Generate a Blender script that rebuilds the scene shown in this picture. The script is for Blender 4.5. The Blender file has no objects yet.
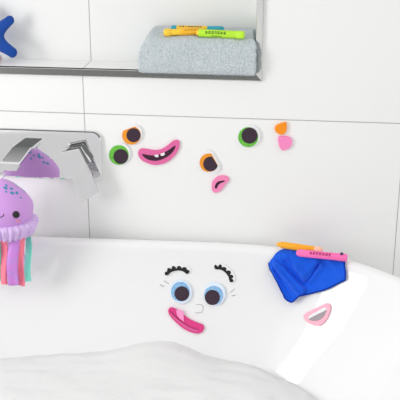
import bpy, bmesh, math, random
from mathutils import Vector, Matrix, noise
from mathutils.bvhtree import BVHTree
from math import sin, cos, pi, radians
random.seed(7)
sc = bpy.context.scene
COL = sc.collection
ZO = 0.72

# ------------------------------------------------------------------ camera
FPX, PITCH, YAW = 957.6, radians(20.605), radians(6.676)
F = Vector((-sin(YAW)*cos(PITCH), cos(YAW)*cos(PITCH), -sin(PITCH)))
R = F.cross(Vector((0, 0, 1))).normalized()
U = R.cross(F)
CAM = -F*2.5 + Vector((0, 0, ZO))
cd = bpy.data.cameras.new('camera'); co = bpy.data.objects.new('camera', cd); COL.objects.link(co)
cd.sensor_width = 36; cd.lens = FPX*36/400; cd.clip_end = 50
M = Matrix((R, U, -F)).transposed().to_4x4(); M.translation = CAM
co.matrix_world = M
sc.camera = co

def ray(x, y): return (F + R*((x-200)/FPX) + U*((200-y)/FPX)).normalized()
def at(x, y, Y=0.0):
    d = ray(x, y); return CAM + d*((Y-CAM.y)/d.y)
def atz(x, y, z):
    d = ray(x, y); return CAM + d*((z-CAM.z)/d.z)
def px(P):
    v = Vector(P)-CAM; d = v.dot(F); return (200+FPX*v.dot(R)/d, 200-FPX*v.dot(U)/d)

# ------------------------------------------------------------------ materials
def mat(name, col, rough=0.5, metal=0.0, spec=0.5, bump=None, var=None, sheen=0, coat=0, sss=0, trans=0):
    m = bpy.data.materials.new(name); m.use_nodes = True
    nt = m.node_tree; b = nt.nodes['Principled BSDF']
    b.inputs['Base Color'].default_value = (*col, 1)
    b.inputs['Roughness'].default_value = rough; b.inputs['Metallic'].default_value = metal
    b.inputs['Specular IOR Level'].default_value = spec
    if sheen: b.inputs['Sheen Weight'].default_value = sheen
    if coat: b.inputs['Coat Weight'].default_value = coat; b.inputs['Coat Roughness'].default_value = 0.08
    if sss:
        b.inputs['Subsurface Weight'].default_value = sss; b.inputs['Subsurface Radius'].default_value = (.01, .01, .01)
    if trans: b.inputs['Alpha'].default_value = trans
    tc = nt.nodes.new('ShaderNodeTexCoord')
    if bump:
        n = nt.nodes.new('ShaderNodeTexNoise'); n.inputs['Scale'].default_value = bump[0]; n.inputs['Detail'].default_value = 4
        nt.links.new(tc.outputs['Object'], n.inputs['Vector'])
        bp = nt.nodes.new('ShaderNodeBump'); bp.inputs['Strength'].default_value = bump[1]; bp.inputs['Distance'].default_value = bump[2]
        nt.links.new(n.outputs['Fac'], bp.inputs['Height']); nt.links.new(bp.outputs['Normal'], b.inputs['Normal'])
    if var:
        n = nt.nodes.new('ShaderNodeTexNoise'); n.inputs['Scale'].default_value = var[0]; n.inputs['Detail'].default_value = 3
        nt.links.new(tc.outputs['Object'], n.inputs['Vector'])
        cr = nt.nodes.new('ShaderNodeValToRGB')
        cr.color_ramp.elements[0].position = .38; cr.color_ramp.elements[1].position = .62
        cr.color_ramp.elements[0].color = (*col, 1); cr.color_ramp.elements[1].color = (*var[1], 1)
        nt.links.new(n.outputs['Fac'], cr.inputs['Fac']); nt.links.new(cr.outputs['Color'], b.inputs['Base Color'])
    return m
def srgb(r, g, b):
    f = lambda c: (c/255/12.92 if c/255 <= .04045 else ((c/255+.055)/1.055)**2.4)
    return (f(r), f(g), f(b))

def tile_mat():
    m = bpy.data.materials.new('white_wall_tile'); m.use_nodes = True
    nt = m.node_tree; b = nt.nodes['Principled BSDF']; L = nt.links.new
    tc = nt.nodes.new('ShaderNodeTexCoord'); sx = nt.nodes.new('ShaderNodeSeparateXYZ'); L(tc.outputs['Object'], sx.inputs[0])
    def mth(op, a, bb=None, c=None):
        n = nt.nodes.new('ShaderNodeMath'); n.operation = op
        for i, v in enumerate((a, bb, c)):
            if v is None: continue
            if isinstance(v, (int, float)): n.inputs[i].default_value = v
            else: L(v, n.inputs[i])
        return n.outputs[0]
    def line(v, off, per, w):
        f = mth('SUBTRACT', v, off); f = mth('PINGPONG', f, per/2)
        return mth('LESS_THAN', f, w/2)
    g = mth('MAXIMUM', line(sx.outputs['X'], -.2985, .8075, .0021), line(sx.outputs['Z'], ZO+.2238, .6, .0021))
    mx = nt.nodes.new('ShaderNodeMix'); mx.data_type = 'RGBA'; L(g, mx.inputs['Factor'])
    mx.inputs[6].default_value = (*WALLC, 1); mx.inputs[7].default_value = (.40, .40, .385, 1)
    L(mx.outputs[2], b.inputs['Base Color'])
    b.inputs['Roughness'].default_value = .42; b.inputs['Specular IOR Level'].default_value = .35
    bp = nt.nodes.new('ShaderNodeBump'); bp.inputs['Strength'].default_value = .5; bp.inputs['Distance'].default_value = .0012; bp.invert = True
    L(g, bp.inputs['Height']); L(bp.outputs['Normal'], b.inputs['Normal'])
    return m
WALLC = (.885, .887, .878)
T = dict(
    tile=tile_mat(),
    floor=mat('grey_stone_floor', (.74, .74, .73), .45, bump=(30, .1, .002), var=(6, (.78, .78, .77))),
    acrylic=mat('white_tub_acrylic', (.845, .843, .848), .06, spec=.5),
    foam=mat('bath_foam', (.765, .77, .765), .8, spec=.2, bump=(160, .25, .004)),
    chrome=mat('polished_chrome', (.80, .80, .81), .035, 1.0),
    steel=mat('brushed_steel_trim', (.63, .63, .62), .22, 1.0, bump=(90, .05, .0004)),
    towel=mat('grey_blue_terry', srgb(186, 197, 203), .95, spec=.1, sheen=.3, bump=(420, 1.0, .004), var=(330, srgb(222, 229, 233))),
    washcloth=mat('royal_blue_microfibre', srgb(22, 92, 222), .85, spec=.15, sheen=.15, bump=(700, .4, .001)),
    hem=mat('blue_hem_thread', srgb(8, 52, 160), .9, spec=.1, bump=(900, .4, .001)),
    starblue=mat('blue_felt', srgb(22, 72, 158), .8, spec=.2, sheen=.2, bump=(500, .3, .001)),
    pebble=mat('pale_pink_stone', srgb(205, 180, 176), .7, bump=(60, .3, .002)),
    purple=mat('lilac_plush', srgb(208, 156, 224), .85, spec=.15, sheen=.25, bump=(600, .4, .0012)),
    purplefrill=mat('lavender_tulle', srgb(218, 190, 236), .7, spec=.2, bump=(300, .4, .001)),
    black=mat('black_print', srgb(30, 22, 28), .5),
    spot=mat('teal_spot_print', srgb(66, 140, 182), .6),
    blush=mat('coral_blush_print', srgb(225, 145, 190), .8),
    coral=mat('coral_ribbon', srgb(252, 126, 150), .45, sheen=.2),
    irid=mat('violet_satin_ribbon', srgb(212, 130, 220), .35, spec=.6, var=(40, srgb(196, 140, 224))),
    teal=mat('mint_ribbon', srgb(124, 232, 214), .45, sheen=.2),
    lilac=mat('pale_lilac_ribbon', srgb(222, 190, 235), .45),
    string=mat('lilac_cord', srgb(190, 160, 205), .7),
    eva=mat('white_foam_backing', (.84, .84, .85), .75, bump=(900, .2, .0004)),
    grin=mat('dark_wine_foam', srgb(64, 36, 54), .75, spec=.25),
    pupil=mat('dark_plum_foam', srgb(62, 47, 60), .75, spec=.25, bump=(900, .2, .0004)),
    green=mat('green_foam', srgb(92, 178, 58), .75, spec=.25, bump=(900, .2, .0004), var=(260, srgb(120, 200, 84))),
    orange=mat('orange_foam', srgb(238, 152, 48), .75, spec=.25, bump=(900, .2, .0004)),
    orangepiece=mat('bright_orange_foam', srgb(250, 148, 34), .75, spec=.25, bump=(900, .2, .0004)),
    pinkpiece=mat('light_pink_foam', srgb(250, 142, 196), .75, spec=.25, bump=(900, .2, .0004)),
    bluefoam=mat('sky_blue_foam', srgb(104, 158, 206), .7, spec=.3, bump=(900, .2, .0004), var=(420, srgb(160, 200, 234))),
    paleblue=mat('pale_blue_foam', srgb(220, 232, 247), .75, spec=.25, bump=(900, .2, .0004)),
    rose=mat('rose_pink_foam', srgb(226, 108, 164), .75, spec=.25, bump=(900, .2, .0004)),
    softpink=mat('soft_pink_foam', srgb(244, 140, 186), .75, spec=.25, bump=(900, .2, .0004)),
    magenta=mat('magenta_foam', srgb(218, 62, 132), .7, spec=.3, bump=(900, .2, .0004)),
    magentadark=mat('deep_magenta_print', srgb(172, 32, 92), .7),
    magentalight=mat('light_magenta_print', srgb(214, 88, 150), .7),
    tongue=mat('pale_pink_tongue', srgb(248, 150, 200), .7),
    palepink=mat('baby_pink_foam', srgb(247, 182, 200), .75, spec=.25, bump=(900, .2, .0004)),
    greyfoam=mat('grey_foam', srgb(160, 150, 156), .75),
    drawn=mat('grey_crayon_line', srgb(128, 122, 124), .8),
    penyellow=mat('yellow_plastic', srgb(250, 205, 50), .4), penamber=mat('amber_plastic', srgb(248, 188, 40), .4),
    penorange=mat('orange_plastic', srgb(250, 172, 22), .4),
    pengreen=mat('lime_plastic', srgb(190, 240, 50), .4), penteal=mat('teal_plastic', srgb(40, 165, 190), .4),
    penpink=mat('pink_plastic', srgb(250, 112, 182), .4), penpale=mat('pale_peach_plastic', srgb(252, 196, 170), .4),
    inkgreen=mat('dark_green_ink', srgb(52, 110, 30), .6), inkred=mat('dark_red_ink', srgb(150, 20, 80), .6),
    inkdark=mat('dark_grey_ink', srgb(70, 66, 60), .6), inkamber=mat('brown_ink', srgb(205, 140, 20), .6),
    plum=mat('dark_violet_plastic', srgb(82, 40, 96), .4),
)

# ------------------------------------------------------------------ object helpers
def mk(name, verts, faces, m, parent=None, smooth=True, tri=False):
    me = bpy.data.meshes.new(name); bm = bmesh.new()
    vs = [bm.verts.new(v) for v in verts]
    for f in faces:
        try: bm.faces.new([vs[i] for i in f])
        except ValueError: pass
    if tri: bmesh.ops.triangulate(bm, faces=[f for f in bm.faces if len(f.verts) > 4])
    bmesh.ops.recalc_face_normals(bm, faces=bm.faces)
    bm.to_mesh(me); bm.free()
    return link(name, me, m, parent, smooth)
def link(name, me, m, parent=None, smooth=True):
    if smooth:
        for p in me.polygons: p.use_smooth = True
    o = bpy.data.objects.new(name, me); COL.objects.link(o)
    if m: me.materials.append(m)
    if parent is not None:
        o.parent = parent
        # vertices are given in world space: shift to the parent's frame
        me.transform(Matrix.Translation(-world_loc(parent)))
    return o
def world_loc(o):
    v = o.location.copy()
    while o.parent: o = o.parent; v += o.location
    return v
def rebase(o, P):
    P = Vector(P); o.data.transform(Matrix.Translation(-P)); o.location = P; return o
def thing(name, label, cat, loc, group=None):
    o = bpy.data.objects.new(name, None); COL.objects.link(o); o.location = loc; o.empty_display_size = .02
    return tag(o, label, cat, group)
def tag(o, label, cat, group=None):
    o['label'] = label; o['category'] = cat
    if group: o['group'] = group
    return o
def struct(o): o['kind'] = 'structure'; return o
def sharp(o, ang=40):
    o.data.set_sharp_from_angle(angle=radians(ang)); return o
def bvh_of(o):
    bm = bmesh.new(); bm.from_mesh(o.data); bm.transform(Matrix.Translation(world_loc(o)))
    t = BVHTree.FromBMesh(bm); bm.free(); return t
def catmull(pts, closed=True, n=6):
    out = []; N = len(pts); rng = range(N if closed else N-1)
    for i in rng:
        g = (lambda k: pts[k % N]) if closed else (lambda k: pts[max(0, min(N-1, k))])
        p0, p1, p2, p3 = g(i-1), g(i), g(i+1), g(i+2)
        for k in range(n):
            t = k/n
            out.append(tuple(.5*((2*p1[j])+(-p0[j]+p2[j])*t+(2*p0[j]-5*p1[j]+4*p2[j]-p3[j])*t*t+(-p0[j]+3*p1[j]-3*p2[j]+p3[j])*t**3) for j in range(len(p1))))
    if not closed: out.append(tuple(pts[-1]))
    return out
def loft(rings, closed_u=True, cap0=True, cap1=True):
    v = [p for r in rings for p in r]; n = len(rings[0]); f = []
    for i in range(len(rings)-1):
        for j in range(n if closed_u else n-1):
            a, b = i*n+j, i*n+(j+1) % n
            f.append((a, b, b+n, a+n))
    if cap0: f.append(tuple(range(n)))
    if cap1: f.append(tuple((len(rings)-1)*n+j for j in range(n)))
    return v, f
def tube(pts, r, n=8):
    pts = [Vector(p) for p in pts]; rings = []
    for i, p in enumerate(pts):
        t = (pts[min(i+1, len(pts)-1)]-pts[max(i-1, 0)]).normalized()
        a = t.orthogonal().normalized() if i == 0 else (rings_a - t*rings_a.dot(t)).normalized()
        rings_a = a; b = t.cross(a); rr = r[i] if isinstance(r, (list, tuple)) else r
        rings.append([p+a*(rr*cos(2*pi*k/n))+b*(rr*sin(2*pi*k/n)) for k in range(n)])
    return loft(rings)

# ------------------------------------------------------------------ SETTING
XR, ZB, ZT, XL, DP = .1375, ZO+.3395, ZO+.66, -.92, .10      # niche opening
def wall():
    x = [-2.6, XL, XR, 2.2]; z = [0, ZB, ZT, 2.5]; v = []; f = []
    for zz in z:
        for xx in x: v.append((xx, 0, zz))
    for j in range(3):
        for i in range(3):
            if i == 1 and j == 1: continue
            a = j*4+i; f.append((a, a+1, a+5, a+4))
    q = [5, 6, 10, 9]; b = len(v)
    for k in q: v.append((v[k][0], DP, v[k][2]))
    for k in range(4): f.append((q[k], q[(k+1) % 4], b+(k+1) % 4, b+k))
    f.append((b, b+1, b+2, b+3))
    # back side so the wall has body
    c = len(v); v += [(-2.6, .2, 0), (2.2, .2, 0), (2.2, .2, 2.5), (-2.6, .2, 2.5)]
    f.append((c, c+1, c+2, c+3))
    f += [(0, 1, 2, 3, c+1, c), (3, 7, 11, 15, c+2, c+1), (15, 14, 13, 12, c+3, c+2), (12, 8, 4, 0, c, c+3)]
    return mk('wall_back', v, f, T['tile'], smooth=False)
struct(wall())
struct(mk('floor', [(-2.6, -3.4, 0), (2.2, -3.4, 0), (2.2, .2, 0), (-2.6, .2, 0), (-2.6, -3.4, -.05), (2.2, -3.4, -.05), (2.2, .2, -.05), (-2.6, .2, -.05)],
          [(0, 1, 2, 3), (4, 5, 6, 7), (0, 1, 5, 4), (1, 2, 6, 5), (2, 3, 7, 6), (3, 0, 4, 7)], T['floor'], smooth=False))
# steel edge trim: raised profile, highest at the niche opening, falling away to the wall
def trim():
    W = .0175
    prof = [(0, .012), (0, -.0012), (.0008, -.002), (.0158, -.0063), (.0168, -.0063), (W, -.0056), (W, .0015)]   # (outwards, y)
    rings = []
    for d, y in prof:
        rings.append([(XL-d, y, ZB-d), (XR+d, y, ZB-d), (XR+d, y, ZT+d), (XL-d, y, ZT+d)])
    v, f = loft(rings, cap0=False, cap1=False)
    return mk('trim_1', v, f, T['steel'], smooth=False)
struct(trim())

# ------------------------------------------------------------------ BATHTUB
RIMZ = ZO-.108
plan = [(-.56, -.036), (-.372, -.029), (-.157, -.021), (.03, -.0155), (.12, -.017), (.213, -.028), (.316, -.055), (.391, -.091), (.451, -.130), (.508, -.179),
        (.555, -.229), (.602, -.292), (.64, -.37), (.662, -.47), (.66, -.60), (.61, -.76), (.5, -.89), (.3, -.97), (0, -1.01), (-.4, -1.01), (-.75, -.97), (-.99, -.86), (-1.13, -.70), (-1.17, -.52), (-1.13, -.33), (-1.03, -.19), (-.89, -.10), (-.74, -.055)]
plan = catmull(plan, True, 10)
def even(c, n):
    L = [0]
    for a, b in zip(c, c[1:]+c[:1]): L.append(L[-1]+math.dist(a, b))
    out = []; i = 0
    for k in range(n):
        s = L[-1]*k/n
        while L[i+1] < s: i += 1
        t = (s-L[i])/max(1e-9, L[i+1]-L[i]); a, b = c[i], c[(i+1) % len(c)]
        out.append((a[0]+(b[0]-a[0])*t, a[1]+(b[1]-a[1])*t))
    return out
plan = even(plan, 260)
for lam in [.5, -.52]*60:           # fair the curve without shrinking it
    plan = [tuple(plan[k][j]+lam*((plan[k-1][j]+plan[(k+1) % 260][j])/2-plan[k][j]) for j in range(2)) for k in range(260)]
S0, S1 = Vector((-.68, -.51)), Vector((.20, -.51))
def inward(p, d):
    p = Vector(p); t = max(0, min(1, (p-S0).dot(S1-S0)/(S1-S0).length_squared)); s = S0+(S1-S0)*t
    return p+(s-p).normalized()*d
def lean(p, d):                # the right-hand end slopes back more, like a headrest
    if d <= .031 : return inward(p, d)
    t = max(0, min(1, (p[0]-.05)/.5)); t = t*t*(3-2*t)
    return inward(p, min(.031+(d-.031)*(1+.5*t), .36+.05*d/.345))
prof = [(.13, 0), (.09, .05), (.045, .3), (.012, .5), (.001, RIMZ-.03), (0, RIMZ-.012), (.0015, RIMZ-.005), (.006, RIMZ-.001), (.011, RIMZ), (.019, RIMZ-.0005), (.026, RIMZ-.003),
        (.031, RIMZ-.009), (.036, RIMZ-.02), (.046, RIMZ-.05), (.06, RIMZ-.09), (.078, RIMZ-.14), (.097, RIMZ-.19), (.118, RIMZ-.24), (.142, RIMZ-.29), (.17, RIMZ-.34), (.21, RIMZ-.39), (.26, RIMZ-.42), (.315, RIMZ-.43), (.345, RIMZ-.431)]
fine = prof[:5]+catmull(prof[5:], False, 3)
v, f = loft([[(*(lean(p, d) if i > 8 else inward(p, d)), z) for p in plan] for i, (d, z) in enumerate(fine)])
tub = mk('bathtub', v, f, T['acrylic'])
tag(tub, 'white glossy bathtub with curved rim against the tiled wall', 'bathtub')
rebase(tub, (-.24, -.51, 0))
TUB = bvh_of(tub)
def hit(bvh, x, y):
    d = ray(x, y); h = bvh.ray_cast(CAM, d)
    if h[0] is None: return None
    n = h[1].normalized()
    if n.dot(d) > 0: n = -n
    return h[0], n
def on_tub(x, y):
    for k in range(60):
        h = hit(TUB, x, y+k*.25)
        if h: return h
def on_wall(x, y): return at(x, y, 0), Vector((0, -1, 0))

# ------------------------------------------------------------------ BATH FOAM
fb = []
for q in [(-40, 359), (0, 358), (40, 354), (80, 352), (115, 349), (135, 342), (155, 338), (180, 341), (200, 352), (222, 359), (245, 362), (258, 367), (275, 376), (300, 386), (318, 400)]:
    h = on_tub(*q)
    if h: fb.append((h[0].x, h[0].z))
fb.sort()
def fz(x):
    if x <= fb[0][0]: return fb[0][1]
    for a, b in zip(fb, fb[1:]):
        if a[0] <= x <= b[0]:
            t = (x-a[0])/max(1e-6, b[0]-a[0]); return a[1]+(b[1]-a[1])*t
    return fb[-1][1]
def dprof(z):
    pp = prof[11:]
    for a, b in zip(pp, pp[1:]):
        if b[1] <= z <= a[1]: return a[0]+(b[0]-a[0])*(a[1]-z)/(a[1]-b[1])
    return pp[-1][0]
rings = []
fp = plan[::2]
for k in range(40):
    t = k/39; rg = []
    for p in fp:
        q0 = lean(p, .14); wq = max(0, min(1, (q0.y+.55)/.2)); zb = fz(q0.x)*wq+(ZO-.385)*(1-wq)
        e = lean(p, dprof(zb)-.004)
        tt = max(0, min(1, (e-S0).dot(S1-S0)/(S1-S0).length_squared)); s = S0+(S1-S0)*tt
        x, y = e*(1-t)+s*t
        ed = min(1, t/.12)
        zz = zb*(1-min(1, t*2.5))+(ZO-.375)*min(1, t*2.5)
        N = noise.noise(Vector((x*9, y*9, 1)))*.010+noise.noise(Vector((x*28, y*28, 4)))*.006+noise.noise(Vector((x*80, y*80, 7)))*.002
        rg.append((x, y, zz-.004+ed*(.010+N)+.003*noise.noise(Vector((x*40, y*40, 2)))))
    rings.append(rg)
v, f = loft(rings, cap0=False, cap1=True)
foam = mk('bubble_bath_foam', v, f, T['foam'])
tag(foam, 'white bubble bath foam filling the bottom of the tub', 'foam'); foam['kind'] = 'stuff'
rebase(foam, (-.24, -.51, ZO-.375))

# ------------------------------------------------------------------ FOAM STICKERS
def inset(poly, d):
    n = len(poly); A = sum(poly[i][0]*poly[(i+1) % n][1]-poly[(i+1) % n][0]*poly[i][1] for i in range(n)); s = 1 if A > 0 else -1
    out = []
    for i in range(n):
        a, b = Vector(poly[i-1]), Vector(poly[(i+1) % n]); t = (b-a)
        if t.length < 1e-6: out.append(poly[i]); continue
        t.normalize(); out.append((poly[i][0]-t.y*d*s, poly[i][1]+t.x*d*s))
    return out
def slab(name, poly, surf, t0, t1, m, parent, bev=.25, inner=True):
    """thick piece whose outline follows poly (picture units) on the given surface"""
    rings = []
    for pl, t in ((poly, t0), (poly, t1-.0006), (inset(poly, bev), t1)):
        rg = []
        for x, y in pl:
            P, n = surf(x, y); rg.append(P+n*t)
        rings.append(rg)
    v, f = loft(rings)
    o = mk(name, v, f, m, parent, smooth=False, tri=True)
    return o
def sm(pts, n=4): return catmull(pts, True, n)
def circ(cx, cy, r, ry=None, n=40, cut=None, rot=0):
    ry = ry or r; out = []
    for k in range(n):
        a = 2*pi*k/n; x, y = r*cos(a), ry*sin(a)
        out.append((cx+x*cos(rot)-y*sin(rot), cy+x*sin(rot)+y*cos(rot)))
    if cut:                                  # keep the side of the line a->b that holds the centre
        out = clip(out, *cut, (cx, cy))
    return out
def clip(poly, a, b, keep):
    s = lambda p: (b[0]-a[0])*(p[1]-a[1])-(b[1]-a[1])*(p[0]-a[0])
    k = 1 if s(keep) > 0 else -1; out = []
    for i in range(len(poly)):
        p, q = poly[i], poly[(i+1) % len(poly)]; sp, sq = s(p)*k, s(q)*k
        if sp >= 0: out.append(p)
        if sp*sq < 0:
            t = sp/(sp-sq); out.append((p[0]+(q[0]-p[0])*t, p[1]+(q[1]-p[1])*t))
    return out
def cv(sx, sy, sc_, pts): return [(sx+u/sc_, sy+w/sc_) for u, w in pts]
EYES, MOUTHS, BROWS, PENS = 'foam eye pieces', 'foam mouth pieces', 'foam eyebrow pieces', 'bath crayons'
def sticker(name, label, cat, surf, c, layers, group=None):
    P, n = surf(*c)
    root = thing(name, label, cat, P, group)
    for nm, poly, t0, t1, m in layers: slab(nm, poly, surf, t0, t1, T[m], root)
    return root
B, I, Pp = .0055, .0066, .0076
eps = .0002
def eye(label, surf, c, back, iris, pupil, mi, mb='eva'):
    return sticker('eye_sticker', label, 'eye sticker', surf, c, [('backing', back, eps, B, mb), ('iris', iris, B, I, mi), ('pupil', pupil, I, Pp, 'pupil')], EYES)
eye('round foam eye with orange iris beside the upper left of the wide grinning mouth', on_wall, (132.5, 134),
    circ(133.2, 133.2, 9.6), circ(131.8, 134.6, 9.3, cut=((121.5, 130.8), (131.5, 127.2))), circ(134, 134.4, 7), 'orange')
eye('large round foam eye with green iris closest to the chrome tap plate', on_wall, (119.6, 153.4),
    circ(120.0, 153.3, 11), circ(119.3, 154.3, 9.9), circ(121.3, 155.7, 7.4), 'green')
eye('foam eye with orange iris and a slanted cut edge above the tiny pink mouth', on_wall, (210, 162),
    sm(cv(195, 145, 8, [(52, 70), (80, 40), (112, 34), (140, 52), (170, 105), (198, 155), (200, 188), (182, 212), (142, 218), (92, 204), (50, 168), (38, 118)])),
    clip(circ(209, 162, 9.2), (210.5, 151), (219, 166.5), (205, 163)), clip(circ(210.8, 163.1, 7.3), (211.5, 154.5), (218.7, 166), (207, 164)), 'orange')
eye('round foam eye with green iris left of the small orange foam piece', on_wall, (249, 135.6),
    circ(249.4, 135.5, 11.2), circ(248.3, 136.5, 10), circ(249.7, 134.8, 8), 'green')
eye('blue foam eye on the tub wall under the horizontal eyebrow', on_tub, (181, 292),
    circ(181.3, 291.6, 10.6, 12, rot=-.3), circ(180.6, 291.4, 9.3, 9.8), circ(182.1, 293.4, 7.4), 'bluefoam', 'paleblue')
eye('blue foam eye on the tub wall below the slanting eyebrow', on_tub, (214.5, 294),
    circ(214.9, 293.7, 10.8, 11.6), circ(213.9, 295.1, 9.5), circ(212.6, 297.2, 7.6), 'bluefoam', 'paleblue')

def mouth(label, surf, c, layers): return sticker('mouth_sticker', label, 'mouth sticker', surf, c, layers, MOUTHS)
k1 = lambda p, n=4: sm(cv(135, 135, 8, p), n)
mouth('wide grinning pink foam mouth with two white teeth stuck to the tiles', on_wall, (158, 153), [
    ('lips', k1([(27, 148), (35, 116), (60, 106), (110, 112), (160, 119), (212, 111), (262, 80), (308, 44), (340, 38), (358, 60), (350, 110), (320, 160), (270, 205), (210, 230), (150, 235), (90, 215), (48, 190)]), eps, B, 'rose'),
    ('mouth_opening', k1([(60, 147), (110, 155), (160, 158), (215, 145), (270, 115), (322, 80), (316, 112), (285, 150), (240, 180), (180, 200), (120, 195), (80, 175)]), B, I, 'grin'),
    ('tooth', cv(135, 135, 8, [(158, 153), (190, 149), (193, 166), (184, 172), (168, 170), (160, 163)]), I, Pp, 'eva'),
    ('tooth', cv(135, 135, 8, [(205, 146), (238, 132), (242, 148), (234, 158), (216, 162), (208, 156)]), I, Pp, 'eva')])
k2 = lambda p: sm(cv(195, 145, 8, p))
mouth('tiny curved pink foam mouth under the orange eye with the cut edge', on_wall, (220, 183), [
    ('lips', k2([(135, 330), (140, 290), (165, 260), (200, 243), (240, 242), (268, 258), (272, 283), (245, 308), (225, 340), (200, 365), (162, 377), (140, 360)]), eps, B, 'softpink'),
    ('mouth_opening', k2([(160, 335), (168, 305), (190, 286), (232, 278), (238, 286), (205, 300), (186, 318), (174, 342)]), B, I, 'grin')])
k3 = lambda p: sm(cv(165, 300, 8, p))
mouth('magenta sausage shaped foam mouth with a light pink tongue on the tub wall', on_tub, (186, 320), [
    ('lips', k3([(27, 88), (36, 64), (58, 57), (92, 72), (128, 92), (165, 128), (205, 155), (258, 178), (300, 194), (314, 218), (302, 250), (270, 266), (220, 260), (150, 228), (84, 172), (42, 125)]), eps, B, 'magenta'),
    ('lower_lip', k3([(40, 92), (70, 122), (110, 156), (150, 184), (200, 212), (250, 232), (268, 240), (262, 256), (222, 250), (156, 218), (94, 168), (52, 124)]), B, B+.0007, 'magentalight'),
    ('lip_line', k3([(48, 88), (80, 118), (128, 160), (190, 204), (262, 232), (260, 238), (188, 212), (122, 168), (76, 128), (44, 94)]), B+.0007, B+.0013, 'magentadark'),
    ('tongue', cv(165, 300, 8, [(92, 82), (108, 72), (128, 76), (150, 94), (155, 170), (140, 162), (118, 146), (98, 118)]), B+.0013, B+.0026, 'tongue')])
k4 = lambda p: sm(cv(300, 295, 10, p))
mouth('pale pink foam lips with white teeth below the blue cloth', on_tub, (318, 315), [
    ('lips', k4([(43, 215), (62, 185), (150, 140), (240, 95), (280, 82), (304, 97), (312, 140), (300, 190), (270, 250), (222, 298), (180, 310), (120, 295), (66, 258)]), eps, B, 'palepink'),
    ('mouth_opening', k4([(100, 238), (185, 195), (272, 152), (262, 190), (235, 230), (190, 256), (132, 258)]), B, I, 'greyfoam'),
    ('teeth', k4([(92, 226), (112, 203), (180, 165), (240, 132), (268, 130), (272, 152), (185, 195), (100, 236)]), B, I+.0005, 'eva')])

def brow(label, c, back, black): return sticker('eyebrow_sticker', label, 'eyebrow sticker', on_tub, c, [('backing', back, eps, .0035, 'eva'), ('lashes', black, .0035, .005, 'pupil2')], BROWS)
T['pupil2'] = mat('black_foam', srgb(40, 36, 40), .75, spec=.25, bump=(900, .2, .0004))
b1 = cv(160, 260, 10, [(56, 150), (84, 149), (100, 130), (128, 114), (160, 106), (192, 104), (228, 111), (252, 127), (266, 139), (284, 134), (297, 117), (291, 101), (272, 97), (266, 78), (246, 69), (226, 74), (218, 84), (209, 65), (192, 57), (176, 64), (168, 83), (154, 67), (136, 58), (121, 66), (116, 90), (100, 80), (84, 79), (74, 90), (77, 114), (60, 115), (48, 128)])
b1b = cv(160, 260, 10, [(52, 153), (84, 153), (120, 122), (180, 109), (230, 116), (266, 142), (296, 132), (310, 108), (290, 70), (255, 48), (205, 40), (150, 44), (100, 60), (62, 88), (46, 122)])
b2 = cv(195, 258, 8, [(154, 62), (166, 53), (178, 62), (188, 66), (194, 53), (207, 51), (216, 62), (214, 76), (228, 70), (246, 74), (254, 88), (250, 102), (268, 98), (284, 104), (289, 120), (278, 132), (296, 133), (308, 145), (303, 158), (292, 162), (306, 172), (309, 185), (295, 193), (281, 190), (273, 170), (270, 152), (258, 132), (243, 115), (224, 101), (200, 91), (176, 91), (160, 84)])
b2b = cv(195, 258, 8, [(152, 62), (170, 44), (205, 40), (240, 54), (280, 84), (310, 118), (324, 150), (318, 184), (298, 198), (279, 194), (266, 152), (240, 117), (205, 95), (174, 94), (156, 86)])
brow('scalloped black foam eyebrow lying level above the left blue eye', (178, 270), sm(b1b, 3), sm(b1, 2))
brow('scalloped black foam eyebrow slanting down above the right blue eye', (224, 273), sm(b2b, 3), sm(b2, 2))

def piece(label, c, poly, m):
    P, n = on_wall(*c)
    o = slab('foam_piece', poly, on_wall, eps, .0065, T[m], None, bev=.4); rebase(o, P)
    tag(o, label, 'foam piece', 'small foam nose pieces')
k5 = lambda p: sm(cv(230, 115, 5.714, p), 5)
piece('small orange rounded triangle of foam just under the tile joint', (281.5, 128), k5([(256, 74), (266, 56), (288, 47), (312, 40), (322, 42), (324, 66), (320, 92), (300, 109), (276, 103), (261, 90)]), 'orangepiece')
piece('small light pink rounded foam piece below the orange triangle', (284.5, 142), k5([(276, 128), (290, 119), (332, 121), (350, 136), (354, 158), (342, 182), (318, 195), (300, 198), (286, 184), (278, 156)]), 'pinkpiece')

def drawn(name, lines, r=.0006):
    vv, ff = [], []
    for l in lines:
        pts = []
        for x, y in catmull(l, False, 8):
            P, n = on_tub(x, y); pts.append(P+n*.0003)
        v, f = tube(pts, r, 6); o = len(vv); vv += v; ff += [tuple(i+o for i in q) for q in f]
    mk(name, vv, ff, T['drawn'], tub)
drawn('drawn_eyelash', [cv(160, 260, 10, [(42, 205), (62, 224), (90, 237)])]); drawn('drawn_eyelash', [cv(160, 260, 10, [(2, 246), (22, 258), (45, 262)])], .0008)
drawn('drawn_eyelash', [cv(195, 258, 8, [(278, 276), (298, 264), (318, 246)])]); drawn('drawn_eyelash', [cv(195, 258, 8, [(295, 304), (308, 301), (325, 296)])], .0008)
drawn('drawn_nose', [cv(165, 300, 8, [(250, 36), (290, 38), (306, 66), (290, 98), (240, 103)])], .0005)

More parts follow.
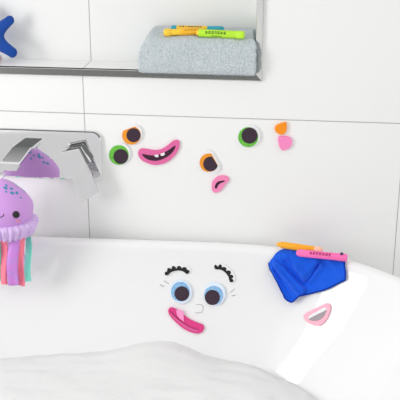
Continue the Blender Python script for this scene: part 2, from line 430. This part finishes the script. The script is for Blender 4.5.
# ------------------------------------------------------------------ TAP
PY = -.009
P0 = at(20, 147, PY)
def rrect(x0, x1, z0, z1, r, n=8):
    out = []
    for cx, cz, a0 in ((x1-r, z1-r, 0), (x0+r, z1-r, 90), (x0+r, z0+r, 180), (x1-r, z0+r, 270)):
        for k in range(n+1):
            a = radians(a0+90*k/n); out.append((cx+r*cos(a), cz+r*sin(a)))
    return out
px1 = at(101.3, 150, PY).x; px0 = at(-6, 150, PY).x
pz1 = at(60, 130.6, PY).z; pz0 = at(60, 178.9, PY).z
tap = thing('wall_mounted_tap', 'chrome wall tap with rectangular plate, flat spout and slanted lever', 'tap', ((px0+px1)/2, 0, (pz0+pz1)/2))
def ringxz(poly, y): return [(x, y, z) for x, z in poly]
v, f = loft([ringxz(rrect(px0, px1, pz0, pz1, .024), .0), ringxz(rrect(px0, px1, pz0, pz1, .024), PY+.001),
             ringxz(rrect(px0+.003, px1-.003, pz0+.003, pz1-.003, .0215), PY)])
sharp(mk('wall_plate', v, f, T['chrome'], tap), 15)
# spout
sx1 = at(31.2, 147, PY).x; sx0 = at(12.6, 147, PY).x; sz = at(22, 147, PY).z
SL = .118
def spsec(y, drop, th, ww=0):
    x0, x1, zt = sx0-ww, sx1+ww, sz-drop; b = .0022
    c = (x0+x1)/2; hw = (x1-x0)/2
    return [(x1-b, y, zt), (x1-.0004, y, zt-b*.5), (x1, y, zt-b*1.3), (x1-.0008, y, zt-b*2.2), (c+hw*.62, y, zt-th), (c-hw*.62, y, zt-th), (x0+.0008, y, zt-b*2.2), (x0, y, zt-b*1.3), (x0+.0004, y, zt-b*.5), (x0+b, y, zt)]
v, f = loft([spsec(PY+.002, 0, .026), spsec(-.05, .0032, .022), spsec(-SL+.006, .0081, .0205), spsec(-SL+.001, .0085, .0203), spsec(-SL, .0095, .019, -.001)])
sp = sharp(mk('spout', v, f, T['chrome'], tap), 25)
v, f = loft([ringxz(rrect(sx0+.007, sx1-.007, sz-.029, sz-.021, .003), -SL+.03), ringxz(rrect(sx0+.007, sx1-.007, sz-.029, sz-.021, .003), -SL+.004)])
sharp(mk('outlet', v, f, T['chrome'], sp), 35)
# lever
LY = -.050
cor = [at(*q, LY) for q in ((61.5, 152.2), (78.5, 148.8), (99.0, 193.0), (81.5, 202.5))]
def lever():
    a, b, c, d = [(p.x, p.z) for p in cor]; poly = []
    def lerp(p, q, t): return (p[0]+(q[0]-p[0])*t, p[1]+(q[1]-p[1])*t)
    for p, q, r_, rr in ((d, a, b, .02), (a, b, c, .02), (b, c, d, .2), (c, d, a, .2)):
        L1 = math.dist(p, q); L2 = math.dist(q, r_); rad = .002 if rr < .1 else .0095
        s = lerp(q, p, rad/L1); e = lerp(q, r_, rad/L2)
        for k in range(7):
            t = k/6; u = lerp(s, q, t); w = lerp(q, e, t); poly.append(lerp(u, w, t))
    def tilt(pl, y, k): return [(x, y-(.5 if False else .0), z) for x, z in pl]
    cx = sum(p[0] for p in poly)/len(poly); cz = sum(p[1] for p in poly)/len(poly)
    sh = lambda s: [(cx+(x-cx)*s, cz+(z-cz)*s) for x, z in poly]
    v, f = loft([ringxz(sh(.97), LY+.0095), ringxz(sh(1), LY+.0085), ringxz(sh(1), LY+.0008), ringxz(sh(.985), LY)])
    return mk('lever', v, f, T['chrome'], tap)
lev = sharp(lever(), 20)
hb = [(p.x, p.z) for p in (at(*q, LY) for q in catmull([(87.5, 166), (84, 171), (77, 173.5), (71.5, 171.5), (69, 168)], False, 4)+[(62.8, 153.2), (77.8, 150.2)])]
hcx = sum(p[0] for p in hb)/len(hb); hcz = sum(p[1] for p in hb)/len(hb)
hs = lambda k: [(hcx+(x-hcx)*k, hcz+(z-hcz)*k) for x, z in hb]
v, f = loft([ringxz(hs(1.06), PY+.002), ringxz(hs(1.06), PY-.003), ringxz(hs(.97), PY-.0034), ringxz(hs(.97), LY+.006)])
sharp(mk('lever_hub', v, f, T['chrome'], tap), 25)
for q in ((69, 169.0), (79.5, 166.5)):
    c = at(*q, LY)
    v, f = loft([[(c.x+r*cos(2*pi*k/12), y, c.z+r*sin(2*pi*k/12)) for k in range(12)] for y, r in ((LY+.001, .0011), (LY-.0003, .0011), (LY-.0004, .0006))])
    mk('indicator_dot', v, f, T['steel'], lev)

# ------------------------------------------------------------------ OCTOPUS TOY
OY = -.140
OC = at(3, 205, OY); s_ = (at(4, 205, OY)-OC).x
zz = lambda y: at(3, y, OY).z
octo = thing('octopus_toy', 'lilac plush octopus with ribbon tentacles hanging from the tap spout', 'bath toy', (OC.x, OC.y, zz(288)))
profo = [(.3, 179), (4, 180), (9.5, 182.6), (14.6, 187), (19.8, 191.5), (24.2, 196), (27.4, 200.5), (29.2, 205), (29, 210), (27.9, 215), (26.4, 219.5), (24.6, 223.5), (20, 228), (10, 231)]
prs = catmull(profo, False, 3)
v, f = loft([[(OC.x+r*s_*cos(2*pi*k/48), OC.y+r*s_*.92*sin(2*pi*k/48), zz(y)) for k in range(48)] for r, y in prs])
body = mk('body', v, f, T['purple'], octo)
OB = bvh_of(body)
def on_oct(x, y):
    h = hit(OB, x, y)
    return h if h else (at(x, y, OY-.07), Vector((0, -1, 0)))
def prt(name, poly, m, par=None, t=.0007): return slab(name, poly, on_oct, -.002, t, T[m], par or octo, bev=.1)
for x in (16, -12.5): prt('eye', circ(x, 214.6, 3.5, n=28), 'black', t=.0018)
for x in (18.3, -15): prt('cheek_blush', circ(x, 221, 2.6, 1.7, n=24), 'blush')
prt('smile', [(0+4.2*cos(radians(a)), 213.6+4*sin(radians(a))) for a in range(0, 181, 12)]+[(0+3.5*cos(radians(a)), 213.6+3.2*sin(radians(a))) for a in range(180, -1, -12)], 'black')
for u, w, a, b in ((50, 83, 11, 6), (44, 104, 17, 9), (50, 134, 9, 6), (92, 109, 13, 7), (96, 144, 16, 9), (134, 143, 12, 10), (165, 182, 8, 5)):
    prt('spot', circ(u/8, 175+w/8, a/7.2, b/6.5, n=16, rot=.4), 'spot')
def on_back(x, y):            # the toy's back, as the mirror-bright tap plate shows it
    d = ray(x, y); h = OB.ray_cast(Vector((CAM.x, 2*PY-CAM.y, CAM.z)), Vector((d.x, -d.y, d.z)))
    if h[0] is None: return Vector((OC.x, OC.y+.06, OC.z)), Vector((0, 1, 0))
    n = h[1].normalized(); return h[0], (n if n.y > 0 else -n)
for x, y, a, b in ((38.8, 154.6, 1.7, 1), (39.4, 157.2, 2, 1.2), (42.8, 157.6, 1.2, .8), (43.8, 162.4, 1.6, 1), (47.6, 163.4, 1.7, 1.2), (31, 158.5, 1.4, .9), (34, 155.5, 1.2, .8)):
    if all((on_back(*q)[0]-OC).length < .074 and on_back(*q)[0] != Vector((OC.x, OC.y+.06, OC.z)) for q in circ(x, y, a, b, n=16, rot=.5)): slab('spot', circ(x, y, a, b, n=16, rot=.5), on_back, -.002, .0007, T['spot'], octo, bev=.1)
# seam stitched down the front
# frill
rings = []
NF = 360
for r, y, am in ((20, 216.8, .2), (25, 217.3, .4), (29.5, 218.2, 1.1), (32.4, 220.2, 1.6), (32.2, 222.4, 1.6), (30.2, 225.6, 1.8), (28.6, 228.8, 2.0), (27.4, 231.6, 2.2), (26.5, 231.7, 2.2), (27.6, 228.4, 2.0), (29, 225.2, 1.8), (31, 222.4, 1.4), (28, 220.2, .9), (21, 218.2, .2)):
    rg = []
    for k in range(NF):
        a = 2*pi*k/NF; rr = r+am*.6*sin(a*33+.6*sin(a*3))+am*.35*sin(a*51+1)
        rg.append((OC.x+rr*s_*cos(a), OC.y+rr*s_*.92*sin(a), zz(y+am*.3*sin(a*33+1.2))))
    rings.append(rg)
rings.append(rings[0])
v, f = loft(rings, cap0=False, cap1=False)
mk('frill', v, f, T['purplefrill'], octo)
# ribbon tentacles
def ribbon(xt, xb, w, y0, y1, Y, m, ph):
    n, cols = 22, 5; fr = []; bk = []
    for i in range(n+1):
        t = i/n; y = y0+(y1-y0)*t; cx = xt+(xb-xt)*t+.5*sin(t*5+ph)
        a, b = [], []
        for j in range(cols):
            u = j/(cols-1)-.5; ww = w*(1-.12*t)*(.8+.2*min(1, t*4))
            tip = (0 if i < n else .9*(1-abs(u)*2)*(1 if ph > 1 else -1))
            dep = .005*sin(t*6+ph)+.0035*cos(u*4+ph*2+t*3)
            P = at(cx+u*ww, y+tip, Y)+Vector((0, dep, 0)); a.append(P); b.append(P+Vector((0, .0012, 0)))
        fr.append(a); bk.append(b)
    rings = [a+b[::-1] for a, b in zip(fr, bk)]
    v, f = loft(rings); return mk('ribbon_tentacle', v, f, T[m], octo)
YF = OY-.040
ribbon(2.8, 5.0, 7.6, 236, 284.5, YF, 'coral', 0); ribbon(13.2, 13.2, 11.5, 236, 286, YF-.008, 'irid', 1.4); ribbon(20.8, 21, 7.4, 236, 286.5, YF, 'coral', 2.2)
ribbon(27.8, 28.2, 7.2, 236, 282, OY-.012, 'teal', .4); ribbon(-2, .0, 6, 236, 281.5, OY-.03, 'teal', 1.9); ribbon(8, 9, 6, 238, 276, OY+.01, 'lilac', .9); ribbon(23, 24, 4.5, 238, 272, OY+.02, 'lilac', 2.9)
ribbon(-9, -9, 8, 236, 285, YF-.006, 'irid', 2.6); ribbon(-17, -18, 6, 236, 284, YF+.015, 'coral', 3.1); ribbon(-22, -23, 5.5, 236, 281, OY-.005, 'teal', .8)
# cord loop over the outlet
ap = Vector((OC.x, OC.y, zz(179.4)))
lt = Vector(((sx0+sx1)/2, -SL+.014, sz-.024))
loop = catmull([tuple(ap+Vector((0, 0, -.004))), tuple(ap+Vector((.009, .004, .008))), tuple(Vector((lt.x+.012, lt.y, lt.z-.008))), tuple(lt), tuple(Vector((lt.x-.012, lt.y, lt.z-.008))), tuple(ap+Vector((-.009, .004, .008))), tuple(ap+Vector((0, 0, -.004)))], False, 8)
v, f = tube(loop, .0011, 8); mk('hanging_cord', v, f, T['string'], octo)

# ------------------------------------------------------------------ STARFISH + PEBBLE IN NICHE
SY = .045
star_c = at(-9.5, 37, SY); k_ = (at(-8.5, 37, SY)-star_c).x
def star():
    # rounded five-armed plush, thick in the middle
    outer = []
    for i in range(5):
        a = radians(-38+72*i); L = 28.5 if i != 1 else 31
        if i == 2: L = 26.5
        for da, rr in ((-11.5, .80*L), (-9, .93*L), (-3.2, L), (3.2, L), (9, .93*L), (11.5, .80*L), (19, .60*L), (36, 13.6), (53, .60*L)):
            aa = a+radians(da); outer.append((rr*cos(aa), rr*sin(aa)))
    outer = catmull(outer, True, 3); tiltm = Matrix.Rotation(radians(-14), 3, 'X')
    rings = []
    for s, y in ((.02, .0095), (.3, .0095), (.6, .009), (.85, .007), (.97, .003), (1, 0), (.97, -.003), (.85, -.007), (.6, -.0095), (.3, -.0115), (.02, -.012)):
        rings.append([star_c+tiltm @ Vector((x*s*k_, y, -z*s*k_/.97)) for x, z in outer])
    v, f = loft(rings); return mk('starfish', v, f, T['starblue'])
st = star(); rebase(st, (star_c.x, star_c.y, ZB)); tag(st, 'blue plush starfish leaning in the niche at its left', 'starfish')
mz = min((st.matrix_basis @ vv.co).z for vv in st.data.vertices); st.location.z += ZB+.0005-mz if abs(ZB-mz) < .03 else 0
pc = atz(-5.5, 58.5, ZB+.012)
v, f = loft([[(pc.x+.019*cos(t)*cos(2*pi*k/24)*(1+.08*sin(3*2*pi*k/24)), pc.y+.015*cos(t)*sin(2*pi*k/24), ZB+.0125+.0125*sin(t)) for k in range(24)] for t in [radians(-89+178*i/14) for i in range(15)]])
pb = mk('pebble', v, f, T['pebble']); rebase(pb, (pc.x, pc.y, ZB)); tag(pb, 'pale pinkish pebble at the foot of the blue starfish', 'pebble')

# ------------------------------------------------------------------ TOWEL IN NICHE
TX0, TX1 = at(137.5, 62, -.03).x, at(256.2, 60, -.02).x
TZ1 = ZB+.0995
TOWY0, TOWY1 = -.034, .094
def towel():
    # section in y-z (front is the rolled fold), scalloped right end where the layers show
    sec = []
    H = TZ1-ZB
    ctrl = [(TOWY1, .003), (.05, .0005), (.0, .0005), (-.008, .0004), (-.014, -.0012), (-.020, .0), (-.0255, .006), (-.028, .018), (-.0275, .035), (-.026, .052), (-.021, .067), (-.012, .079), (.0, .0865), (.03, .093), (.06, .097), (.085, .096), (TOWY1, .088), (TOWY1+.003, .05)]
    sec = catmull(ctrl, True, 7)
    NX = 150; rings = []
    cy, cz = .02, .045
    for i in range(-5, NX+6):
        if i < 0: t = 0; e = -i/5
        elif i > NX: t = 1; e = (i-NX)/5
        else: t = i/NX; e = 0
        shr = 1-.16*(1-math.sqrt(max(0, 1-e*e)))*1.0 if e < 1 else .55
        rg = []
        for y, z in sec:
            # folded layers bulge at the right end, left end is one soft turn
            lay = .0045*abs(sin(pi*(z-.0)/.033))**.6
            xl = TX0+.022*max(0, (z-.035)/.06)**1.6
            xr = TX1-.004+lay-.010*max(0, (z-.075)/.02)
            ex = .011*(1-math.sqrt(max(0, 1-e*e))) if False else .010*math.sin(e*pi/2)
            x = (xl+.010-ex*1.0) if i <= 0 else ((xr-.006+ex*.6) if i >= NX else (xl+.010)+((xr-.006)-(xl+.010))*t)
            yy, z2 = cy+(y-cy)*shr, cz+(z-cz)*shr
            p = Vector((x, yy, z2))
            # sag between pens / uneven pile
            big = noise.noise(Vector((x*14, yy*16, z2*16)))*.0028
            pile = noise.noise(Vector((x*240, yy*90, z2*75)))*.0015+noise.noise(Vector((x*520, yy*520, z2*520+3)))*.0006
            n = Vector((0, yy-cy, (z2-cz)*1.3)); n = n.normalized() if n.length > 0 else n
            p += n*(big*(1 if z > .01 else 0)+pile)
            if yy > -.009 and p.z < .0006: p.z = .0006
            # crease between layers on the front right
            rg.append((p.x, min(p.y, .0985), ZB+p.z))
        rings.append(rg)
    v, f = loft(rings); return mk('towel', v, f, T['towel'])
tw = towel(); rebase(tw, ((TX0+TX1)/2, .03, ZB)); tag(tw, 'folded light grey blue terry towel on the niche ledge', 'towel')
TW = bvh_of(tw)

# ------------------------------------------------------------------ BATH CRAYONS
GL = {'o': ["111", "101", "101", "111"], 'a': ["111", "001", "111", "111"], 'b': ["100", "111", "101", "111"], 'l': ["010", "010", "010", "010"], 'n': ["111", "101", "101", "101"], 's': ["111", "110", "011", "111"], 'e': ["111", "111", "100", "111"]}
def pen(name, label, A, Bv, r, segs, marks=(), extra=None, view=None):
    """segs: (part, [(s, radius factor)...], material); marks: (s0, s1, angle offset, text, height angle, material)"""
    A, Bv = Vector(A), Vector(Bv); ax = Bv-A; L = ax.length; ax.normalize()
    root = thing(name, label, 'bath crayon', tuple((A+Bv)/2-Vector((0, 0, r))), PENS)
    tocam = (CAM-(A+Bv)/2); tocam -= ax*tocam.dot(ax); tocam.normalize(); up = ax.cross(tocam)
    if up.z < 0: up = -up
    def P(s, rr, a): return A+ax*(s*L)+tocam*(rr*cos(a))+up*(rr*sin(a))
    made = {}
    for nm, pr, m in segs:
        v, f = loft([[P(s, max(1e-5, k*r), 2*pi*j/28) for j in range(28)] for s, k in pr])
        made[nm] = sharp(mk(nm, v, f, T[m], root), 45)
    for on, s0, s1, a0, text, da, m in marks:
        vv, ff = [], []; n = len(text); st_ = (s1-s0)/n
        for i, ch in enumerate(text):
            g = GL[ch]; W = st_*.66/3
            for rI, row in enumerate(g):
                for cI, b in enumerate(row):
                    if b != '1': continue
                    sa = s0+i*st_+cI*W; sb = sa+W; aa = a0+da*(.5-rI/4); ab = a0+da*(.5-(rI+1)/4); o = len(vv)
                    rr = r*1.02+.0002
                    vv += [P(sa, rr, aa), P(sb, rr, aa), P(sb, rr, ab), P(sa, rr, ab)]
                    vv += [P(sa, r*.97, aa), P(sb, r*.97, aa), P(sb, r*.97, ab), P(sa, r*.97, ab)]
                    ff += [(o, o+1, o+2, o+3), (o, o+1, o+5, o+4), (o+1, o+2, o+6, o+5), (o+2, o+3, o+7, o+6), (o+3, o, o+4, o+7), (o+4, o+5, o+6, o+7)]
        mk('lettering', vv, ff, T[m], made[on], smooth=False)
    if extra: extra(root, P, made, r)
    return root
def up_at(x, y, bvh, r):
    h = hit(bvh, x, y); P = h[0]
    return Vector((P.x, P.y, P.z+r*.98))
# on the towel
rr = .0088
def towel_top(x, yworld, r):
    h = TW.ray_cast(Vector((x, yworld, ZB+.3)), Vector((0, 0, -1))); return h[0].z+r
def pen_ends(xa, ya, xb, yb, Y0, Y1, r, z=None):
    A = at(xa, ya, Y0); Bq = at(xb, yb, Y1)
    return A, Bq
def lay(xa, xb, Y0, Y1, r):
    """rest a crayon on the towel between two picture columns"""
    def X(xp, Y): return at(xp, 38, Y).x
    A = Vector((X(xa, Y0), Y0, 0)); Bq = Vector((X(xb, Y1), Y1, 0))
    best = -9
    za = []
    for k in range(21):
        t = k/20; p = A.lerp(Bq, t); za.append(towel_top(p.x, p.y, r))
    # line through the two highest supports either side of the middle
    l = max(range(0, 9), key=lambda i: za[i]); h = max(range(12, 21), key=lambda i: za[i])
    sl = (za[h]-za[l])/((h-l)/20); A.z = za[l]-sl*l/20-.0006; Bq.z = A.z+sl
    return A, Bq
def collar(root, P, made, r): pass
A, Bq = lay(163.5, 204, .006, .018, .0088)
pen('bath_crayon', 'yellow bath crayon with a rounded end, leftmost on the folded towel', A, Bq, .0088, [
    ('barrel', [(.42, .97), (.43, 1), (.98, 1), (1, .8)], 'penamber'), ('collar', [(.2, .82), (.205, .86), (.42, .9), (.425, .9)], 'penyellow'),
    ('cap', [(0, .3), (.012, .7), (.04, 1.0), (.09, 1.14), (.15, 1.1), (.19, .92), (.2, .84)], 'penyellow')], [('barrel', .52, .9, .5, 'sanobal', .5, 'inkamber')])
A, Bq = lay(196.5, 244.5, .004, -.004, .0092)
pen('bath_crayon', 'lime green bath crayon with dark lettering in front on the folded towel', A, Bq, .0092, [
    ('barrel', [(.05, .9), (.055, 1), (.82, 1), (.825, .97)], 'pengreen'), ('cap', [(.825, .98), (.83, 1.04), (.97, 1.04), (.99, .95), (1, .7)], 'pengreen'), ('tip', [(0, .55), (.02, .7), (.05, .8)], 'penyellow')],
    [('barrel', .2, .64, .25, 'boanoba', .75, 'inkgreen'), ('barrel', .3, .56, -.75, 'lanenol', .35, 'inkgreen')])
A, Bq = lay(171.5, 224, .034, .030, .0085)
pen('bath_crayon', 'teal ended yellow bath crayon lying at the back of the folded towel', A, Bq, .0085, [
    ('cap', [(0, .7), (.01, .95), (.1, 1), (.105, .98)], 'penteal'), ('barrel', [(.105, .97), (.11, 1), (.68, 1), (.685, .98)], 'penyellow'), ('grip', [(.685, .98), (.69, 1), (.97, 1), (1, .6)], 'penteal')],
    [('barrel', .16, .6, .75, 'nalosneb', .5, 'inkdark')])

# ------------------------------------------------------------------ BLUE WASHCLOTH over the rim
left = [(269, 263), (271.5, 269), (276, 276), (281.5, 286), (287.5, 298)]
bot = [(287.5, 298), (293.5, 302), (301, 296.5), (312, 293.4), (327, 289.4), (338, 284), (346.5, 280)]
right = [(344.5, 258.5), (345.2, 266), (346.6, 273), (346.5, 280)]
top = [(269, 263), (274, 256.6), (281, 252), (290, 249.2), (305, 250.2), (322, 253.4), (344.5, 258.5)]
def along(c, t):
    c2 = [Vector(p) for p in c]; Ls = [0]
    for a, b in zip(c2, c2[1:]): Ls.append(Ls[-1]+(b-a).length)
    s = t*Ls[-1]
    for i in range(len(c2)-1):
        if s <= Ls[i+1]+1e-9: return c2[i].lerp(c2[i+1], (s-Ls[i])/(Ls[i+1]-Ls[i]))
    return c2[-1]
left, bot, right, top = [catmull(c, False, 6) for c in (left, bot, right, top)]
def sd(p, a, b):
    a, b = Vector(a), Vector(b); t = max(0, min(1, (p-a).dot(b-a)/(b-a).length_squared)); return (p-(a+(b-a)*t)).length, t
folds = [((275, 264), (303, 296), 1.9, .0085), ((270, 262), (289, 300), 1.6, .006), ((273, 264), (294, 298), 1.2, -.003), ((275, 258), (290, 253), 4, .010),
         ((286, 262), (305, 283), 1.8, -.008), ((304, 284), (318, 266), 1.8, -.0075), ((288, 258), (300, 270), 2.6, .004), ((299, 268), (308, 276), 3.6, .0085),
         ((312, 281), (323, 267), 2.6, .007), ((318, 272), (326, 285), 5, .0035), ((330, 262), (342, 277), 3.5, .005), ((322, 258), (334, 270), 2.5, -.003), ((296, 287), (316, 290), 2.4, .005)]
def raised(p, poly, w):
    ins = False; d = 1e9
    for k in range(len(poly)):
        a, b = poly[k-1], poly[k]
        d = min(d, sd(p, a, b)[0])
        if (a[1] > p.y) != (b[1] > p.y) and p.x < (b[0]-a[0])*(p.y-a[1])/(b[1]-a[1])+a[0]: ins = not ins
    d = d if ins else -d
    t = max(0, min(1, (d+w)/(2*w))); return t*t*(3-2*t)
flaps = [([(262, 262), (270, 256), (277, 261), (285, 267), (296, 279), (307, 289), (300, 302), (288, 310)], .6, .011),
         ([(291, 257), (297, 268), (304.5, 284), (312, 276), (320, 262), (318, 246), (292, 246)], .7, .012)]
NU, NV = 150, 90
hits = []; nrm = []
for j in range(NV+1):
    vv = j/NV
    for i in range(NU+1):
        u = i/NU
        c = along(top, u)*(1-vv)+along(bot, u)*vv+along(left, vv)*(1-u)+along(right, vv)*u
        c -= Vector(top[0])*(1-u)*(1-vv)+Vector(top[-1])*u*(1-vv)+Vector(bot[0])*(1-u)*vv+Vector(bot[-1])*u*vv
        h = on_tub(c.x, c.y)
        hgt = .0055
        for a, b, w, A_ in folds:
            d, t = sd(c, a, b); hgt += A_*math.exp(-(d/w)**2)
        for poly, w, A_ in flaps: hgt += A_*raised(c, poly, w)
        hgt = .004+(hgt-.004)*min(1, .12+vv/.22)
        hgt += .0012*noise.noise(Vector((c.x*.14, c.y*.14, 2)))
        hits.append(h[0]+h[1]*max(.0022, hgt)); nrm.append(h[1])
# upper edge carries on over the rim and down behind it
W1 = NU+1
ext = []
for r_, (dy, dz) in enumerate(((.006, .0035), (.011, .0015))):
    row = []
    for i in range(W1):
        P = hits[i]; zt = RIMZ+.0028 if r_ == 0 else RIMZ+.0004
        e = max(0, min(1, (min(i*.27, (NU-i)*.6)-4)/6))
        row.append(P+Vector((0, dy*e*.8+.0005*(r_+1), (zt-P.z)*e)))
    ext.append(row)
fullv = ext[1]+ext[0]+hits; rows = NV+3
faces = [(j*W1+i, j*W1+i+1, (j+1)*W1+i+1, (j+1)*W1+i) for j in range(rows-1) for i in range(NU)]
cloth = mk('washcloth', fullv, faces, T['washcloth'])
cpos = on_tub(300, 270)[0]; rebase(cloth, cpos)
md = cloth.modifiers.new('thickness', 'SOLIDIFY'); md.thickness = .0018; md.offset = -1
tag(cloth, 'royal blue cloth draped over the tub rim', 'cloth')
# hem cord along the free edges
edge = [hits[j*W1] for j in range(NV+1)]+[hits[NV*W1+i] for i in range(1, NU+1)]+[hits[j*W1+NU] for j in range(NV-1, -1, -1)]
v, f = tube(edge, .0019, 8); mk('hem', v, f, T['hem'], cloth)
CL = bvh_of(cloth)

# crayons on the rim
def rim_pen(xa, ya, xb, yb, zz_): return atz(xa, ya, zz_), atz(xb, yb, zz_)
r1 = .0088
A, Bq = atz(276.5, 244.0, RIMZ+.0165), atz(322.5, 250.9, RIMZ+.0165)
pen('bath_crayon', 'orange bath crayon with a pointed tip behind the pink one on the cloth', A, Bq, r1, [
    ('tip', [(0, .22), (.015, .42), (.07, .72), (.12, .98)], 'penorange'), ('barrel', [(.12, .98), (.13, 1), (.82, 1), (.83, .9)], 'penorange'),
    ('end_cap', [(.83, .92), (.86, 1.08), (.93, 1.12), (.98, .9), (1, .5)], 'penpale')])
def clipball(root, P, made, r):
    c = P(.885, r*1.0, 1.0)
    v, f = loft([[c+Vector((.0048*cos(t)*cos(2*pi*k/16), .0048*cos(t)*sin(2*pi*k/16), .0048*sin(t))) for k in range(16)] for t in [radians(-88+176*i/10) for i in range(11)]])
    mk('stud', v, f, T['plum'], made['cap'])
A, Bq = atz(296.5, 252.6, RIMZ+.0145), atz(347.5, 257.9, RIMZ+.0145)
pen('bath_crayon', 'pink bath crayon with dark lettering in front on the rim', A, Bq, .0094, [
    ('tip', [(0, .5), (.02, .75), (.05, .8)], 'penpink'), ('barrel', [(.05, .96), (.06, 1), (.8, 1), (.805, .98)], 'penpink'), ('cap', [(.805, .98), (.81, 1.05), (.97, 1.05), (.99, .95), (1, .6)], 'penpink')],
    [('barrel', .27, .7, .35, 'bonobae', .75, 'inkred')], extra=clipball)

# ------------------------------------------------------------------ LIGHT
w = bpy.data.worlds.new('sky'); sc.world = w; w.use_nodes = True
nt = w.node_tree; bg = nt.nodes['Background']
# bright overcast surroundings with one darker quarter of the room high up opposite the tiles
tc = nt.nodes.new('ShaderNodeTexCoord'); dt = nt.nodes.new('ShaderNodeVectorMath'); dt.operation = 'DOT_PRODUCT'
sq = nt.nodes.new('ShaderNodeVectorMath'); sq.operation = 'MULTIPLY'; sq.inputs[1].default_value = (.5, 1, 1); nt.links.new(tc.outputs['Generated'], sq.inputs[0])
nz = nt.nodes.new('ShaderNodeVectorMath'); nz.operation = 'NORMALIZE'; nt.links.new(sq.outputs[0], nz.inputs[0])
nt.links.new(nz.outputs[0], dt.inputs[0]); dt.inputs[1].default_value = Vector((-.1, -.985, .14)).normalized()
cr = nt.nodes.new('ShaderNodeValToRGB'); nt.links.new(dt.outputs['Value'], cr.inputs['Fac'])
cr.color_ramp.elements[0].position = .928; cr.color_ramp.elements[0].color = (.995, .995, .985, 1)
cr.color_ramp.elements[1].position = .95; cr.color_ramp.elements[1].color = (.17, .175, .17, 1)
nt.links.new(cr.outputs['Color'], bg.inputs['Color']); bg.inputs['Strength'].default_value = .93
def area(name, loc, aim, sx, sy, power, col=(1, 1, 1)):
    l = bpy.data.lights.new(name, 'AREA'); l.shape = 'RECTANGLE'; l.size = sx; l.size_y = sy; l.energy = power; l.color = col
    o = bpy.data.objects.new(name, l); COL.objects.link(o); o.location = loc
    o.rotation_euler = (Vector(aim)-Vector(loc)).to_track_quat('-Z', 'Y').to_euler(); return o
area('window_daylight', (-1.75, -1.36, 1.28), (0.3, -1.36, 1.28), .80, 1.1, 20)
sc.cycles.max_bounces = 14; sc.cycles.diffuse_bounces = 8; sc.cycles.glossy_bounces = 8
sc.view_settings.view_transform = 'Standard'; sc.view_settings.look = 'None'; sc.view_settings.exposure = .24; sc.view_settings.gamma = 1
